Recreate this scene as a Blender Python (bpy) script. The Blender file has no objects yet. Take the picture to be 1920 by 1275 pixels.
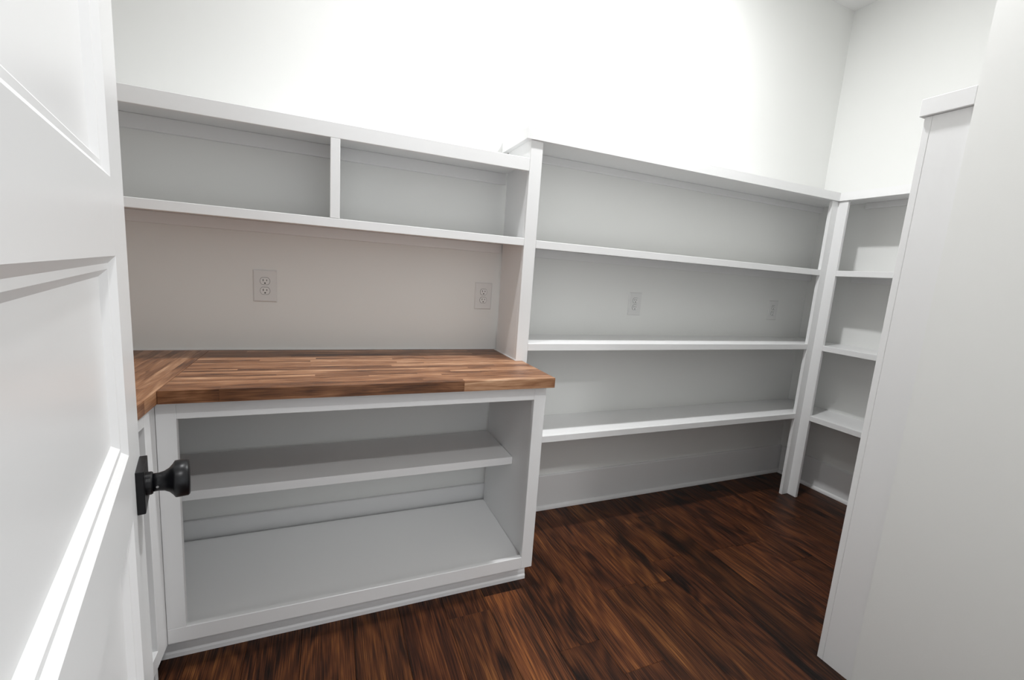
import bpy, bmesh, math, random
from mathutils import Vector, Matrix
random.seed(7)
S = bpy.context.scene
COL = S.collection

# ------------------------------------------------------------------ camera
CAM = Vector((0.5881, -2.0306, 1.3012))
YAW, PITCH, ROLL, FPX = 0.4046, -0.1531, 0.0705, 822.6
fw = Vector((math.sin(YAW)*math.cos(PITCH), math.cos(YAW)*math.cos(PITCH), math.sin(PITCH)))
rt = Vector((math.cos(YAW), -math.sin(YAW), 0)); up = rt.cross(fw)
c_, s_ = math.cos(ROLL), math.sin(ROLL)
r2, u2 = c_*rt + s_*up, -s_*rt + c_*up
cd = bpy.data.cameras.new('camera'); cam = bpy.data.objects.new('camera', cd); COL.objects.link(cam)
cam.matrix_world = Matrix(((r2.x, u2.x, -fw.x, CAM.x), (r2.y, u2.y, -fw.y, CAM.y), (r2.z, u2.z, -fw.z, CAM.z), (0, 0, 0, 1)))
cd.sensor_fit = 'HORIZONTAL'; cd.sensor_width = 36; cd.lens = FPX/1920*36; cd.clip_start = 0.01
S.camera = cam

# ------------------------------------------------------------------ light
CEIL = 3.07
W = bpy.data.worlds.new('world'); S.world = W; W.use_nodes = True
W.node_tree.nodes['Background'].inputs[0].default_value = (0.93, 0.96, 1.0, 1)
W.node_tree.nodes['Background'].inputs[1].default_value = 1.4

def lamp(name, loc, power, size, spread=125, color=(0.985, 0.99, 1.0)):
    d = bpy.data.lights.new(name, 'AREA'); d.shape = 'DISK'; d.size = size; d.energy = power; d.color = color; d.spread = math.radians(spread)
    o = bpy.data.objects.new(name, d); COL.objects.link(o); o.location = loc
    return o
lamp('ceiling_light_right_offscreen', (1.94, -0.68, CEIL-0.012), 33, 0.11, 180)
lamp('ceiling_light_left_offscreen', (0.70, -0.70, CEIL-0.012), 7.5, 0.11, 112)
lamp('hall_ceiling_light_offscreen', (1.00, -2.80, CEIL-0.012), 25, 0.13, 180)

vs = S.view_settings
vs.view_transform = 'Standard'; vs.look = 'None'; vs.gamma = 1; vs.use_curve_mapping = False
vs.exposure = -0.05

# ------------------------------------------------------------------ materials
def new_mat(name):
    m = bpy.data.materials.new(name); m.use_nodes = True
    nt = m.node_tree; b = nt.nodes['Principled BSDF']
    return m, nt, b
def paint(name, col, rough, bump=0.02, scale=260, spec=0.5):
    m, nt, b = new_mat(name)
    b.inputs['Base Color'].default_value = (*col, 1); b.inputs['Roughness'].default_value = rough
    b.inputs['Specular IOR Level'].default_value = spec
    tc = nt.nodes.new('ShaderNodeTexCoord'); n = nt.nodes.new('ShaderNodeTexNoise')
    n.inputs['Scale'].default_value = scale; n.inputs['Detail'].default_value = 2
    bp = nt.nodes.new('ShaderNodeBump'); bp.inputs['Strength'].default_value = bump; bp.inputs['Distance'].default_value = 0.002
    nt.links.new(tc.outputs['Object'], n.inputs['Vector']); nt.links.new(n.outputs['Fac'], bp.inputs['Height'])
    nt.links.new(bp.outputs['Normal'], b.inputs['Normal'])
    return m
M_WALL = paint('wall_paint', (0.865, 0.87, 0.85), 0.75, 0.04, 300, 0.3)
M_CEIL = paint('ceiling_paint', (0.84, 0.84, 0.83), 0.9, 0.04, 300, 0.2)
M_TRIM = paint('trim_enamel', (0.87, 0.872, 0.87), 0.32, 0.012, 120)
M_DOOR = paint('door_enamel', (0.87, 0.872, 0.87), 0.30, 0.015, 90)
M_PLATE = paint('outlet_plastic', (0.80, 0.80, 0.79), 0.3, 0.0)
M_RECEP = paint('receptacle_plastic', (0.84, 0.84, 0.83), 0.28, 0.0)
M_DARK = paint('slot_dark', (0.01, 0.01, 0.01), 0.6, 0.0)
M_BLACK = paint('black_bronze', (0.004, 0.004, 0.005), 0.33, 0.01, 200, 0.32)
M_STEEL = paint('screw_steel', (0.35, 0.35, 0.35), 0.35, 0.0)
M_STEEL.node_tree.nodes['Principled BSDF'].inputs['Metallic'].default_value = 1
M_SUB = paint('subfloor', (0.015, 0.008, 0.005), 0.8, 0.0)

def wood(name, along, ramp, grain, knots, rough, tone_spread, bump, coarse, fine=320, ring=0.10, spec=0.5, w1=1.1, w3=0.75):
    """procedural timber, grain along local axis 'along' (0=x,1=y); each object gets its own board"""
    m, nt, b = new_mat(name); L = nt.links.new; N = nt.nodes.new
    tc = N('ShaderNodeTexCoord'); oi = N('ShaderNodeObjectInfo')
    mul = N('ShaderNodeVectorMath'); mul.operation = 'SCALE'; mul.inputs['Scale'].default_value = 37.0
    comb = N('ShaderNodeCombineXYZ')
    for i in range(3): L(oi.outputs['Random'], comb.inputs[i])
    L(comb.outputs[0], mul.inputs[0])
    add = N('ShaderNodeVectorMath'); add.operation = 'ADD'
    L(tc.outputs['Object'], add.inputs[0]); L(mul.outputs[0], add.inputs[1])
    def stretched(sl, sc):
        mp = N('ShaderNodeMapping'); s = [sc]*3; s[along] = sl; mp.inputs['Scale'].default_value = s
        L(add.outputs[0], mp.inputs['Vector']); return mp.outputs[0]
    # broad figure
    n1 = N('ShaderNodeTexNoise'); n1.inputs['Scale'].default_value = 1; n1.inputs['Detail'].default_value = 4
    n1.inputs['Roughness'].default_value = 0.6; n1.inputs['Distortion'].default_value = 0.6
    L(stretched(coarse*0.16, coarse), n1.inputs['Vector'])
    # growth rings: bands of the broad figure
    n2 = N('ShaderNodeTexNoise'); n2.inputs['Scale'].default_value = 1; n2.inputs['Detail'].default_value = 1.5
    n2.inputs['Distortion'].default_value = 0.3
    L(stretched(coarse*0.10, coarse*0.55), n2.inputs['Vector'])
    mm = N('ShaderNodeMath'); mm.operation = 'MULTIPLY'; mm.inputs[1].default_value = grain
    L(n2.outputs['Fac'], mm.inputs[0])
    sn = N('ShaderNodeMath'); sn.operation = 'SINE'; L(mm.outputs[0], sn.inputs[0])
    # fine pores
    n3 = N('ShaderNodeTexNoise'); n3.inputs['Scale'].default_value = 1; n3.inputs['Detail'].default_value = 3
    L(stretched(fine*0.022, fine), n3.inputs['Vector'])
    def madd(a, k, c):
        x = N('ShaderNodeMath'); x.operation = 'MULTIPLY_ADD'; L(a, x.inputs[0]); x.inputs[1].default_value = k
        if isinstance(c, float): x.inputs[2].default_value = c
        else: L(c, x.inputs[2])
        return x.outputs[0]
    v = madd(n1.outputs['Fac'], w1, 0.0)
    v = madd(sn.outputs[0], ring, v)
    v = madd(n3.outputs['Fac'], w3, v)
    v = madd(oi.outputs['Random'], tone_spread, v)
    sub = N('ShaderNodeMath'); sub.operation = 'SUBTRACT'; L(v, sub.inputs[0]); sub.inputs[1].default_value = 0.5*(w1+w3) - 0.5 + tone_spread/2
    # knots / dark streaks
    vo = N('ShaderNodeTexNoise'); vo.inputs['Scale'].default_value = 1; vo.inputs['Detail'].default_value = 2
    L(stretched(knots*0.3, knots), vo.inputs['Vector'])
    rk = N('ShaderNodeMapRange'); rk.inputs['From Min'].default_value = 0.60; rk.inputs['From Max'].default_value = 0.74
    rk.inputs['To Min'].default_value = 0; rk.inputs['To Max'].default_value = 0.42
    L(vo.outputs['Fac'], rk.inputs['Value'])
    s2 = N('ShaderNodeMath'); s2.operation = 'SUBTRACT'; L(sub.outputs[0], s2.inputs[0]); L(rk.outputs[0], s2.inputs[1])
    cr = N('ShaderNodeValToRGB'); el = cr.color_ramp.elements
    el[0].position, el[0].color = ramp[0][0], (*ramp[0][1], 1)
    el[1].position, el[1].color = ramp[-1][0], (*ramp[-1][1], 1)
    for p, c in ramp[1:-1]:
        e = el.new(p); e.color = (*c, 1)
    L(s2.outputs[0], cr.inputs['Fac'])
    mx = N('ShaderNodeMix'); mx.data_type = 'RGBA'; mx.blend_type = 'MULTIPLY'; mx.inputs['Factor'].default_value = 1
    L(cr.outputs['Color'], mx.inputs['A']); L(oi.outputs['Color'], mx.inputs['B']); L(mx.outputs['Result'], b.inputs['Base Color'])
    b.inputs['Specular IOR Level'].default_value = spec
    b.inputs['Roughness'].default_value = rough
    bp = N('ShaderNodeBump'); bp.inputs['Strength'].default_value = bump; bp.inputs['Distance'].default_value = 0.003
    L(n3.outputs['Fac'], bp.inputs['Height']); L(bp.outputs['Normal'], b.inputs['Normal'])
    return m
FLOOR_RAMP = [(0.05, (0.005, 0.003, 0.0025)), (0.32, (0.023, 0.0085, 0.0045)), (0.55, (0.066, 0.021, 0.0085)),
              (0.78, (0.125, 0.043, 0.014)), (1.0, (0.24, 0.095, 0.03))]
M_PLANK = wood('dark_oak', 1, FLOOR_RAMP, 95, 9, 0.45, 0.18, 0.3, 11, 300, 0.10, 0.20, 0.95, 1.3)
BLOCK_RAMP = [(0.02, (0.05, 0.020, 0.010)), (0.30, (0.165, 0.068, 0.029)), (0.55, (0.29, 0.137, 0.067)), (0.80, (0.44, 0.24, 0.132)), (1.0, (0.72, 0.46, 0.29))]
M_BLOCKX = wood('butcher_block', 0, BLOCK_RAMP, 40, 9, 0.38, 0.55, 0.12, 30, 420, 0.06, 0.35)
M_BLOCKY = wood('butcher_block_return', 1, BLOCK_RAMP, 40, 9, 0.38, 0.55, 0.12, 30, 420, 0.06, 0.35)

# ------------------------------------------------------------------ helpers
def tag(o, label=None, cat=None, group=None, kind=None):
    if label: o['label'] = label
    if cat: o['category'] = cat
    if group: o['group'] = group
    if kind: o['kind'] = kind
    return o
def thing(name, loc, label, cat, group=None, kind=None, rz=0):
    o = bpy.data.objects.new(name, None); COL.objects.link(o); o.location = loc; o.rotation_euler = (0, 0, rz)
    o.empty_display_size = 0.1
    return tag(o, label, cat, group, kind)
def origin(p):
    v = Vector((0, 0, 0))
    while p is not None:
        v += p.location; p = p.parent
    return v
def link(name, me, mat, parent=None, loc=(0, 0, 0)):
    if mat: me.materials.append(mat)
    o = bpy.data.objects.new(name, me); COL.objects.link(o); o.location = loc
    if parent: o.parent = parent
    return o
def add_box(bm, x0, x1, y0, y1, z0, z1):
    x0, x1 = min(x0, x1), max(x0, x1); y0, y1 = min(y0, y1), max(y0, y1)
    v = [bm.verts.new((x, y, z)) for x in (x0, x1) for y in (y0, y1) for z in (z0, z1)]
    for f in ((0, 1, 3, 2), (4, 6, 7, 5), (0, 4, 5, 1), (2, 3, 7, 6), (0, 2, 6, 4), (1, 5, 7, 3)):
        bm.faces.new([v[i] for i in f])
def mesh_from(bm, name, bevel=0.0, seg=1, smooth=False):
    if bevel: bmesh.ops.bevel(bm, geom=list(bm.edges), offset=bevel, segments=seg, affect='EDGES', clamp_overlap=True)
    bmesh.ops.recalc_face_normals(bm, faces=bm.faces)
    me = bpy.data.meshes.new(name); bm.to_mesh(me); bm.free()
    if smooth:
        for p in me.polygons: p.use_smooth = True
    return me
def box(name, x0, x1, y0, y1, z0, z1, mat, parent=None, bevel=0.0012, local=False):
    """a board given in world coordinates; its own origin is its centre"""
    c = Vector(((x0+x1)/2, (y0+y1)/2, (z0+z1)/2))
    bm = bmesh.new(); add_box(bm, x0-c.x, x1-c.x, y0-c.y, y1-c.y, z0-c.z, z1-c.z)
    me = mesh_from(bm, name, bevel)
    return link(name, me, mat, parent, c if (local or parent is None) else c - origin(parent))
def boxes(name, lst, mat, parent=None, bevel=0.0):
    bm = bmesh.new()
    for b in lst: add_box(bm, *b)
    if parent: bmesh.ops.translate(bm, verts=bm.verts, vec=-origin(parent))
    return link(name, mesh_from(bm, name, bevel), mat, parent)
def extrude_profile(name, prof, a, b, axis, mat, parent=None):
    """prof: (depth, z) pairs; swept along x (axis 0: depth is y) or y (axis 1: depth is x)"""
    bm = bmesh.new(); rings = []
    for t in (a, b):
        rings.append([bm.verts.new((t, d, z) if axis == 0 else (d, t, z)) for d, z in prof])
    n = len(prof)
    for i in range(n): bm.faces.new((rings[0][i], rings[0][(i+1) % n], rings[1][(i+1) % n], rings[1][i]))
    bm.faces.new(rings[0]); bm.faces.new(rings[1])
    if parent: bmesh.ops.translate(bm, verts=bm.verts, vec=-origin(parent))
    return link(name, mesh_from(bm, name), mat, parent)
def lathe(prof, seg=48, axis='x'):
    """prof: (distance along axis, radius)"""
    bm = bmesh.new(); rings = []
    for a, r in prof:
        if r < 1e-5: rings.append([bm.verts.new((a, 0, 0))])
        else: rings.append([bm.verts.new((a, r*math.cos(2*math.pi*k/seg), r*math.sin(2*math.pi*k/seg))) for k in range(seg)])
    for A, B in zip(rings, rings[1:]):
        for k in range(seg):
            q = [A[k % len(A)], A[(k+1) % len(A)], B[(k+1) % len(B)], B[k % len(B)]]
            u = []
            for v in q:
                if v not in u: u.append(v)
            if len(u) > 2: bm.faces.new(u)
    return bm

# ------------------------------------------------------------------ key dimensions (metres)
XL, XR = -0.44, 3.64             # left and right wall
XPL, XPR = 1.362, 1.4175         # post between niche and tall bookcase
XC, XS = 3.3682, 3.3129          # face of right bookcase, corner stile of the back one
YF = -0.2803                     # face of the shelving on the back wall
YRS = -0.3348
YB, XFL = -0.556, 0.142          # faces of the base cabinets
YCF, XCF = -0.5975, 0.161        # counter fronts
XCE = 1.393
XN, YN = 2.2388, -1.312          # end panel of the shallow bookcase, face of the wall it backs on
XNW = XN-0.0118                  # projecting wall corner next to the door
YW = -1.95                       # front wall, pantry side
DW0, DW1, DH = 0.455, 1.30, 2.47 # door opening

# ------------------------------------------------------------------ structure
floor = boxes('floor', [(-2.2, 5.0, -4.6, 0.1, -0.06, -0.019)], M_SUB); tag(floor, 'dark stained oak plank floor', 'floor', kind='structure')
boxes_ = lambda n, l, m, lab, cat: tag(boxes(n, l, m), lab, cat, kind='structure')
boxes_('wall_back', [(XL-0.1, XR+0.1, 0, 0.1, 0, CEIL)], M_WALL, 'long white painted wall behind the shelving', 'wall')
boxes_('wall_right', [(XR, XR+0.1, -1.40, 0, 0, CEIL)], M_WALL, 'white end wall behind the corner bookcase', 'wall')
boxes_('wall_left', [(XL-0.1, XL, -2.065, 0, 0, CEIL)], M_WALL, 'white wall behind the open door', 'wall')
boxes_('wall_corner', [(XNW, XR+0.1, -2.065, YN, 0, CEIL)], M_WALL, 'plain white projecting wall beside the shallow bookcase', 'wall')
boxes_('wall_front', [(XL-0.1, DW0, YW-0.115, YW, 0, CEIL), (DW1, XNW, YW-0.115, YW, 0, CEIL), (DW0, DW1, YW-0.115, YW, DH, CEIL)], M_WALL,
       'wall with the doorway into the pantry', 'wall')
boxes_('ceiling', [(-2.2, 5.0, -4.6, 0.1, CEIL, CEIL+0.08)], M_CEIL, 'white flat ceiling', 'ceiling')

def baseboard(name, axis, a, b, wall, sgn, label):
    # board with eased top plus a shoe moulding sub-part
    o = thing(name, (a if axis == 0 else wall, wall if axis == 0 else a, 0), label, 'baseboard', kind='structure')
    d = lambda k: wall + sgn*k
    extrude_profile('board', [(d(0), 0), (d(0.015), 0), (d(0.015), 0.196), (d(0.012), 0.2005), (d(0), 0.2005)], a, b, axis, M_TRIM, o)
    pr = [(d(0.0152), 0.0)] + [(d(0.0152+0.013*math.cos(t)), 0.022*math.sin(t)) for t in [k*math.pi/2/6 for k in range(7)]]
    pr[0] = (d(0.0152), 0.0)
    extrude_profile('shoe_moulding', pr, a, b, axis, M_TRIM, o)
    return o
baseboard('baseboard_back', 0, XL, XR, 0, -1, 'tall white baseboard along the back wall')
baseboard('baseboard_right', 1, -0.0285, YN, XR, -1, 'tall white baseboard along the end wall')

# floor planks, running away from the doorway
PWD = 0.1667; x = 0.513 - 16*PWD
JOINTS = {1.347: [-0.88], 1.847: [-0.703], 2.68: [-0.785], 2.18: [-0.235], 2.347: [-0.60], 1.18: [-0.55, -2.1]}
ci = 0
while x < 4.9:
    col = round(x, 3); js = None
    for k in JOINTS:
        if abs(k-col) < 0.02: js = list(JOINTS[k])
    if js is None: js = [-random.uniform(0.1, 1.3)]
    y = js[-1]
    while y > -4.2:
        y -= random.uniform(0.7, 1.7); js.append(max(y, -4.6))
    prev = 0.0
    far = x < XL-0.2 or x > XR
    for yj in js + [-4.6]:
        yj = max(yj, -4.6)
        if prev - yj < 0.05: continue
        if not (far and prev > -1.9 and yj > -1.9):
            pl = box('plank', x+0.0004, x+PWD-0.0004, yj+0.0003, prev-0.0003, -0.018, 0, M_PLANK, floor, bevel=0.0009)
            k = random.uniform(0.8, 1.2); pl.color = (k, k*random.uniform(0.97, 1.04), k, 1)
            if abs(col-1.18) < 0.02 and prev < -0.3 and prev > -1.5: pl.color = (1.9, 1.95, 1.8, 1)    # the golden board
        prev = yj
    x += PWD; ci += 1

# ------------------------------------------------------------------ open door (hinged at the left of the doorway)
U = Vector((-0.2227, 0.9749)); EDGE = Vector((0.3194, -1.2136)); DWID, DTH = 0.76, 0.035
HINGE = EDGE - DWID*U
# local frame: +x along the leaf from hinge to free edge, -y is the face seen from the doorway
door = thing('door_1', (HINGE.x, HINGE.y, 0), 'white panelled door standing open with a black knob', 'door', kind='structure', rz=math.atan2(U.y, U.x))
Z0 = 0.012; ZT = 2.44
panels = [(0.30, 0.565), (0.675, 0.930), (1.024, 1.287), (1.381, 1.645), (1.742, 2.005), (2.105, 2.330)]
SX0, SX1 = 0.118, DWID-0.118
def dbox(name, x0, x1, z0, z1, parent=door, y0=0.0, y1=DTH, bev=0.0008, mat=M_DOOR):
    return box(name, x0, x1, y0, y1, z0, z1, mat, parent, bev, local=True)
dbox('stile', 0, SX0, Z0, ZT); dbox('stile', SX1, DWID, Z0, ZT)
zs = [Z0] + [z for p in panels for z in p] + [ZT]
for i in range(0, len(zs), 2): dbox('rail', SX0, SX1, zs[i], zs[i+1], bev=0.0)
def sticking(x0, x1, z0, z1):
    # stepped moulding running round a panel: chamfer, flat, chamfer
    prof = [(0, 0.0), (0.009, 0.0065), (0.016, 0.0065), (0.025, 0.014)]
    bm = bmesh.new(); rings = []
    for s, d in prof:
        rings.append([bm.verts.new(v) for v in ((x0+s, d, z0+s), (x1-s, d, z0+s), (x1-s, d, z1-s), (x0+s, d, z1-s))])
    for A, B in zip(rings, rings[1:]):
        for k in range(4): bm.faces.new((A[k], A[(k+1) % 4], B[(k+1) % 4], B[k]))
    # back side so the piece is a closed solid
    back = [bm.verts.new(v) for v in ((x0, 0.0145, z0), (x1, 0.0145, z0), (x1, 0.0145, z1), (x0, 0.0145, z1))]
    for k in range(4):
        bm.faces.new((rings[0][k], back[k], back[(k+1) % 4], rings[0][(k+1) % 4]))
        bm.faces.new((rings[-1][k], rings[-1][(k+1) % 4], back[(k+1) % 4], back[k]))
    return link('panel_moulding', mesh_from(bm, 'panel_moulding'), M_DOOR, door)
for z0, z1 in panels:
    dbox('panel', SX0, SX1, z0, z1, y0=0.014, y1=DTH-0.006, bev=0.0)
    sticking(SX0, SX1, z0, z1)
KX, KZ = DWID-0.0415, 0.947
kn = link('door_knob', mesh_from(lathe([(0.0165, 0), (0.0165, 0.0137), (0.024, 0.0136), (0.031, 0.0150), (0.037, 0.0185), (0.0415, 0.0238), (0.0440, 0.0278), (0.0455, 0.0283),
      (0.0600, 0.0283), (0.0622, 0.0262), (0.0628, 0.0235), (0.0618, 0.012), (0.0614, 0)]), 'door_knob', smooth=False), M_BLACK, door, (KX, 0, KZ))
kn.rotation_euler = (0, 0, -math.pi/2); tag(kn, 'matt black flared round knob')
for p in kn.data.polygons: p.use_smooth = True
em = kn.data
def sub(name, bm, mat, bevel=0.0, seg=1, smooth=False):
    o = link(name, mesh_from(bm, name, bevel, seg, smooth), mat, kn); return o
bm = bmesh.new(); add_box(bm, 0, 0.0098, -0.0325, 0.0325, -0.033, 0.033); sub('rosette', bm, M_BLACK, 0.0008)
sub('collar', lathe([(0.0098, 0), (0.0098, 0.0172), (0.0155, 0.0172), (0.0172, 0.0160), (0.0172, 0)]), M_BLACK)
bm = lathe([(0.0, 0.0018), (0.0008, 0.0018), (0.0008, 0)], 12); bmesh.ops.rotate(bm, verts=bm.verts, cent=(0, 0, 0), matrix=Matrix.Rotation(math.radians(-90), 3, 'Z'))
bmesh.ops.translate(bm, verts=bm.verts, vec=(0.023, -0.0138, -0.002)); sub('set_screw', bm, M_STEEL)

# ------------------------------------------------------------------ shelving units
TH = 0.019
def shelf_x(parent, x0, x1, zb, zt, y_face, cleat=True, depth_to=-0.0005):
    s = box('shelf', x0, x1, y_face+TH, depth_to, zt-TH, zt, M_TRIM, parent)
    n = box('nosing', x0, x1, y_face, y_face+TH-0.0002, zb, zt, M_TRIM, parent)
    n.parent = s; n.location = n.location - s.location
    if cleat:
        c = box('cleat', x0, x1, -TH, depth_to, zt-TH-0.0002-0.042, zt-TH-0.0002, M_TRIM, parent)
        c.parent = s; c.location = c.location - s.location
    return s

# wall cubby above the counter
cub = thing('wall_cubby', (XL, 0, 1.416), 'white two-bay wall cubby above the butcher-block counter', 'shelf')
box('top_board', XL+0.001, XPL-0.0003, YF+TH, -0.0005, 1.7535, 1.7725, M_TRIM, cub)
box('top_rail', XL+0.001, XPL-0.0003, YF, YF+TH-0.0002, 1.7215, 1.7728, M_TRIM, cub)
box('cleat', XL+0.001, XPL-0.0003, -TH, -0.0005, 1.704, 1.7533, M_TRIM, cub)
shelf_x(cub, XL+0.001, XPL-0.0003, 1.4161, 1.4478, YF)
dv = box('divider', 0.604, 0.622, YF+TH, -0.0195, 1.448, 1.7533, M_TRIM, cub)
n = box('divider_stile', 0.5966, 0.6291, YF, YF+TH-0.0002, 1.4480, 1.7213, M_TRIM, cub); n.parent = dv; n.location = n.location - dv.location

# tall bookcase on the back wall
bk = thing('bookcase', ((XPL+XS)/2, 0, 0), 'long white built-in bookcase with three shelves on the back wall', 'bookcase')
box('side_panel', XPL, XPL+TH, YF+TH, -0.0292, 0, 1.867, M_TRIM, bk)
box('stile', XPL, XPR, YF, YF+TH-0.0002, 0, 1.8457, M_TRIM, bk)
box('stile', XS, XC-0.0003, YF, YF+TH-0.0002, 0, 1.8457, M_TRIM, bk)
box('top_board', XPL, XR-0.001, YF+TH, -0.0005, 1.868, 1.888, M_TRIM, bk)
box('top_cleat', XPL+TH, XR-0.001, -TH, -0.0005, 1.833, 1.8678, M_TRIM, bk)
capb = boxes('cap_moulding', [(1.3385, XC-0.0113, -0.2909, YF+TH, 1.8459, 1.8921), (1.3385, XPL-0.0002, YF+TH, -0.0005, 1.8459, 1.8921)], M_TRIM, bk)
for zb, zt in ((1.4101, 1.4436), (0.9586, 0.9911), (0.5138, 0.5465)):
    s = shelf_x(bk, XPL+TH+0.0003, XR-0.001, zb, zt, YF)
    for ch in s.children:
        if ch.name.startswith('nosing'):
            bpy.data.objects.remove(ch)
    nn = box('nosing', XPR+0.0002, XS-0.0002, YF, YF+TH-0.0002, zb, zt, M_TRIM, bk); nn.parent = s; nn.location = nn.location - s.location

# bookcase on the end wall
br = thing('bookcase', (XR, -0.75, 0), 'white corner bookcase on the end wall beyond the shallow bookcase', 'bookcase')
YE = -1.19
box('stile', XC, XC+TH-0.0002, YRS, YF+TH-0.0004, 0, 1.8457, M_TRIM, br)
box('top_board', XC+TH, XR-0.0005, YE, YF+TH-0.0004, 1.868, 1.888, M_TRIM, br)
box('top_cleat', XR-TH, XR-0.0005, YE, YF-0.0005, 1.833, 1.8678, M_TRIM, br)
boxes('cap_moulding', [(XC-0.0110, XC+TH, YE, YF+TH-0.0004, 1.8459, 1.8921)], M_TRIM, br)
for zb, zt in ((1.4101, 1.4436), (0.9586, 0.9911), (0.5138, 0.5465)):
    s = box('shelf', XC+TH, XR-0.0005, YE, YF+TH-0.0004, zt-TH, zt, M_TRIM, br)
    for args in (('nosing', XC, XC+TH-0.0002, YE, YRS-0.0002, zb, zt), ('cleat', XR-TH, XR-0.0005, YE, YF-0.0005, zt-TH-0.042, zt-TH-0.0002)):
        q = box(*args, M_TRIM, br); q.parent = s; q.location = q.location - s.location

# shallow bookcase backing on the projecting wall, seen from its end
sh = thing('bookcase', (2.8, YN, 0), 'shallow white bookcase showing only its plain end panel and cap', 'bookcase')
YS = -1.196
box('end_panel', XN+0.0008, XN+0.020, YN+0.0004, YS-TH-0.0003, 0, 1.8457, M_TRIM, sh, 0.0008)
box('stile', XN+0.0002, XN+0.0555, YS-TH, YS, 0, 1.8457, M_TRIM, sh, 0.0012)
box('stile', 3.31, 3.366, YS-TH, YS, 0, 1.8457, M_TRIM, sh)
box('cap_moulding', XN-0.0115, 3.355, YN+0.0008, YS+0.0095, 1.8465, 1.8960, M_TRIM, sh)
for zb, zt in ((1.4101, 1.4436), (0.9586, 0.9911), (0.5138, 0.5465)):
    s = box('shelf', XN+0.0205, 3.366, YN+0.0005, YS-TH-0.0003, zt-TH, zt, M_TRIM, sh)
    q = box('nosing', XN+0.0558, 3.3097, YS-TH, YS, zb, zt, M_TRIM, sh); q.parent = s; q.location = q.location - s.location

# ------------------------------------------------------------------ base cabinets
ZCB, ZC = 0.8762, 0.914
XBR, XBO, XBL = 1.380, 1.331, 0.191
bc = thing('base_cabinet', (0.76, -0.28, 0), 'white open-front base cabinet with one inner shelf under the long counter', 'cabinet')
ZBT = ZCB-0.0004
box('stile', XFL, XBL, YB, YB+TH, 0.1472, ZBT, M_TRIM, bc); box('stile', XBO, XBR, YB, YB+TH, 0.0965, ZBT, M_TRIM, bc)
box('top_rail', XBL+0.0002, XBO-0.0002, YB, YB+TH, 0.818, ZBT, M_TRIM, bc)
box('bottom_rail', XFL, XBO-0.0002, YB, YB+TH, 0.0965, 0.147, M_TRIM, bc)
boxes('side_panel', [(1.347, 1.3615, YB+TH+0.0002, -0.0292, 0.0965, ZBT), (1.347, 1.3615, -0.470, -0.0292, 0.0, 0.0965)], M_TRIM, bc)
box('bottom_board', XL+0.002, 1.3465, YB+TH+0.0002, -0.0292, 0.105, 0.122, M_TRIM, bc)
s = box('inner_shelf', XL+0.002, 1.3460, -0.3598, -0.0295, 0.4649, 0.4976, M_TRIM, bc)
tk = box('toe_board', XFL-0.06, 1.372, -0.4895, -0.471, 0, 0.0963, M_TRIM, bc)
prof = [(-0.4897, 0), (-0.5005, 0), (-0.5005, 0.014), (-0.4985, 0.019), (-0.4965, 0.022), (-0.4950, 0.032), (-0.4925, 0.040), (-0.4915, 0.050), (-0.4897, 0.052)]
tm = extrude_profile('toe_moulding', prof, 0.094, 1.381, 0, M_TRIM, bc)
tr = extrude_profile('toe_moulding_return', [(1.3722+(-d-0.4897), z) for d, z in prof], -0.4895, -0.45, 1, M_TRIM, bc)

bl = thing('base_cabinet', (-0.15, -1.1, 0), 'white base cabinet half hidden behind the open door', 'cabinet')
YLE = -1.60
def lbox(n, y0, y1, z0, z1): return box(n, XFL-TH, XFL, y0, y1, z0, z1, M_TRIM, bl)
lbox('stile', -0.632, YB-0.0004, 0.0965, ZBT); lbox('stile', YLE, YLE+0.05, 0.0965, ZBT)
lbox('top_rail', YLE+0.0502, -0.6322, 0.826, ZBT); lbox('bottom_rail', YLE+0.0502, -0.6322, 0.0965, 0.147)
box('side_panel', XL+0.001, XFL-TH-0.0002, YLE, YLE+TH, 0, ZBT, M_TRIM, bl)
box('side_panel', XL+0.001, XFL-TH-0.0002, -0.60, -0.582, 0.0, ZBT, M_TRIM, bl)
box('bottom_board', XL+0.001, XFL-TH-0.0002, YLE+TH+0.0002, -0.6002, 0.105, 0.122, M_TRIM, bl)
box('inner_shelf', XL+0.001, XFL-0.22, YLE+TH+0.0002, -0.6002, 0.4649, 0.4976, M_TRIM, bl)
box('toe_board', 0.060, 0.0785, YLE+TH+0.0002, -0.6002, 0, 0.0963, M_TRIM, bl)

# ------------------------------------------------------------------ butcher-block counter
ct = thing('countertop', (0.6, -0.3, ZCB), 'L-shaped brown butcher-block countertop with a butt joint at its corner', 'countertop')
def slab(rows, axis, mat):
    for (a, b, e0, e1) in rows:     # row band a..b across, staves from e0 to e1 along
        t = e0 - random.uniform(0, 0.5); first = True
        while t < e1:
            ln = random.choice((random.uniform(0.22, 0.5), random.uniform(0.45, 1.1)))
            s0, s1 = max(t, e0), min(t+ln, e1); t += ln
            if e1 - t < 0.08: s1, t = e1, e1+1
            if s1 - s0 < 0.06:
                if s1 >= e1: continue
                t = s0; continue
            kw = (s0, s1, a, b) if axis == 0 else (a, b, s0, s1)
            box('stave', *kw, ZCB, ZC, mat, ct, bevel=0.0004)
def rows(a, b, n, e0, e1):
    w = [random.uniform(0.75, 1.3) for _ in range(n)]; k = (b-a)/sum(w); out = []; y = a
    for q in w: out.append((y, y+q*k-0.0001, e0, e1)); y += q*k
    return out
slab(rows(YCF, YF-0.0006, 14, XCF+0.0006, XCE) + rows(YF-0.0004, -0.0012, 12, XCF+0.0006, XPL-0.0012), 0, M_BLOCKX)
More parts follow.
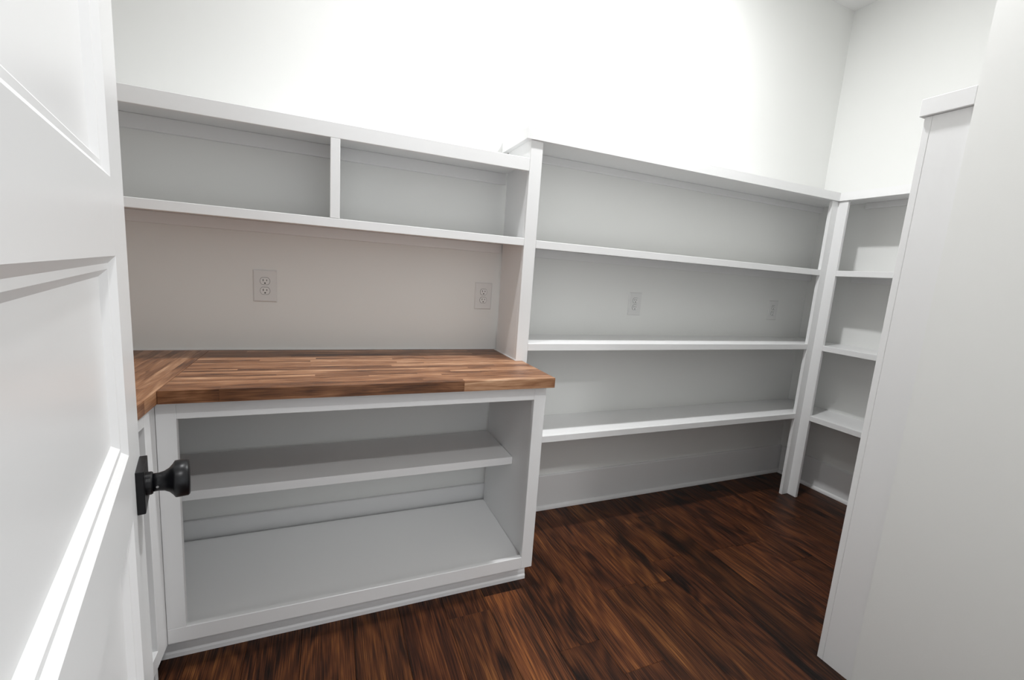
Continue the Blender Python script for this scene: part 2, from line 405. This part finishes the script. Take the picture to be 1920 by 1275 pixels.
slab(rows(XL+0.001, XCF-0.0004, 20, -1.62, -0.0012), 1, M_BLOCKY)
cb = boxes('caulk_bead', [(XL+0.02, XPL-0.002, -0.0042, -0.0003, ZC+0.0002, ZC+0.0036), (XPL-0.0048, XPL-0.0003, YF, -0.004, ZC+0.0002, ZC+0.0036)], M_TRIM, ct)

# ------------------------------------------------------------------ outlets
def d_shape(bm, cx, cz, w, h, y0, y1, cut):
    pts = []
    for k in range(40):
        a = 2*math.pi*k/40; px, pz = w/2*math.cos(a), w/2*math.sin(a)
        pz = max(-cut, min(cut, pz)); pts.append((cx+px, cz+pz))
    f = [bm.verts.new((x, y0, z)) for x, z in pts]; g = [bm.verts.new((x, y1, z)) for x, z in pts]
    bm.faces.new(f); bm.faces.new(g)
    for k in range(40): bm.faces.new((f[k], f[(k+1) % 40], g[(k+1) % 40], g[k]))
def make_outlet(x, z, label):
    o = thing('wall_outlet', (x, 0, z), label, 'outlet', group='duplex outlets on the back wall')
    bm = bmesh.new(); W2, H2 = 0.0425, 0.064
    # bevelled cover plate
    A = [bm.verts.new(v) for v in ((-W2, -0.0003, -H2), (W2, -0.0003, -H2), (W2, -0.0003, H2), (-W2, -0.0003, H2))]
    B = [bm.verts.new((v.co.x, -0.0025, v.co.z)) for v in A]
    Cc = [bm.verts.new((v.co.x*(1-0.004/W2), -0.0058, v.co.z*(1-0.004/H2))) for v in A]
    for P, Q in ((A, B), (B, Cc)):
        for k in range(4): bm.faces.new((P[k], P[(k+1) % 4], Q[(k+1) % 4], Q[k]))
    bm.faces.new(A); bm.faces.new(Cc)
    link('cover_plate', mesh_from(bm, 'cover_plate'), M_PLATE, o)
    for dz in (0.0195, -0.0195):
        bm = bmesh.new(); d_shape(bm, 0, 0, 0.0362, 0.029, -0.0054, -0.0062, 0.0150)
        sh_ = link('gap', mesh_from(bm, 'gap'), M_DARK, o, (0, 0, dz)); sh_.name = 'receptacle_gap'
        bm = bmesh.new(); d_shape(bm, 0, 0, 0.0340, 0.028, -0.0050, -0.0076, 0.0139)
        rc = link('receptacle', mesh_from(bm, 'receptacle'), M_RECEP, o, (0, 0, dz))
        for sx, hh in ((-0.0064, 0.0085), (0.0064, 0.0068)):
            bm = bmesh.new(); add_box(bm, sx-0.0012, sx+0.0012, -0.0079, -0.0060, 0.0035-hh/2, 0.0035+hh/2)
            link('slot', mesh_from(bm, 'slot'), M_DARK, rc)
        bm = bmesh.new(); d_shape(bm, 0, -0.0082, 0.0056, 0.005, -0.0060, -0.0079, 0.0024)
        link('ground_hole', mesh_from(bm, 'ground_hole'), M_DARK, rc)
    bm = lathe([(0, 0.0024), (0.0068, 0.0024), (0.0074, 0.0015), (0.0074, 0)], 16)
    bmesh.ops.rotate(bm, verts=bm.verts, cent=(0, 0, 0), matrix=Matrix.Rotation(-math.pi/2, 3, 'Z'))
    link('screw', mesh_from(bm, 'screw'), M_RECEP, o)
make_outlet(0.3580, 1.177, 'white duplex outlet above the counter, under the left cubby bay')
make_outlet(1.2880, 1.177, 'white duplex outlet above the counter, close to the bookcase side')
make_outlet(2.1960, 1.172, 'white duplex outlet in the middle of the long bookcase')
make_outlet(3.3300, 1.171, 'white duplex outlet in the long bookcase beside the corner post')
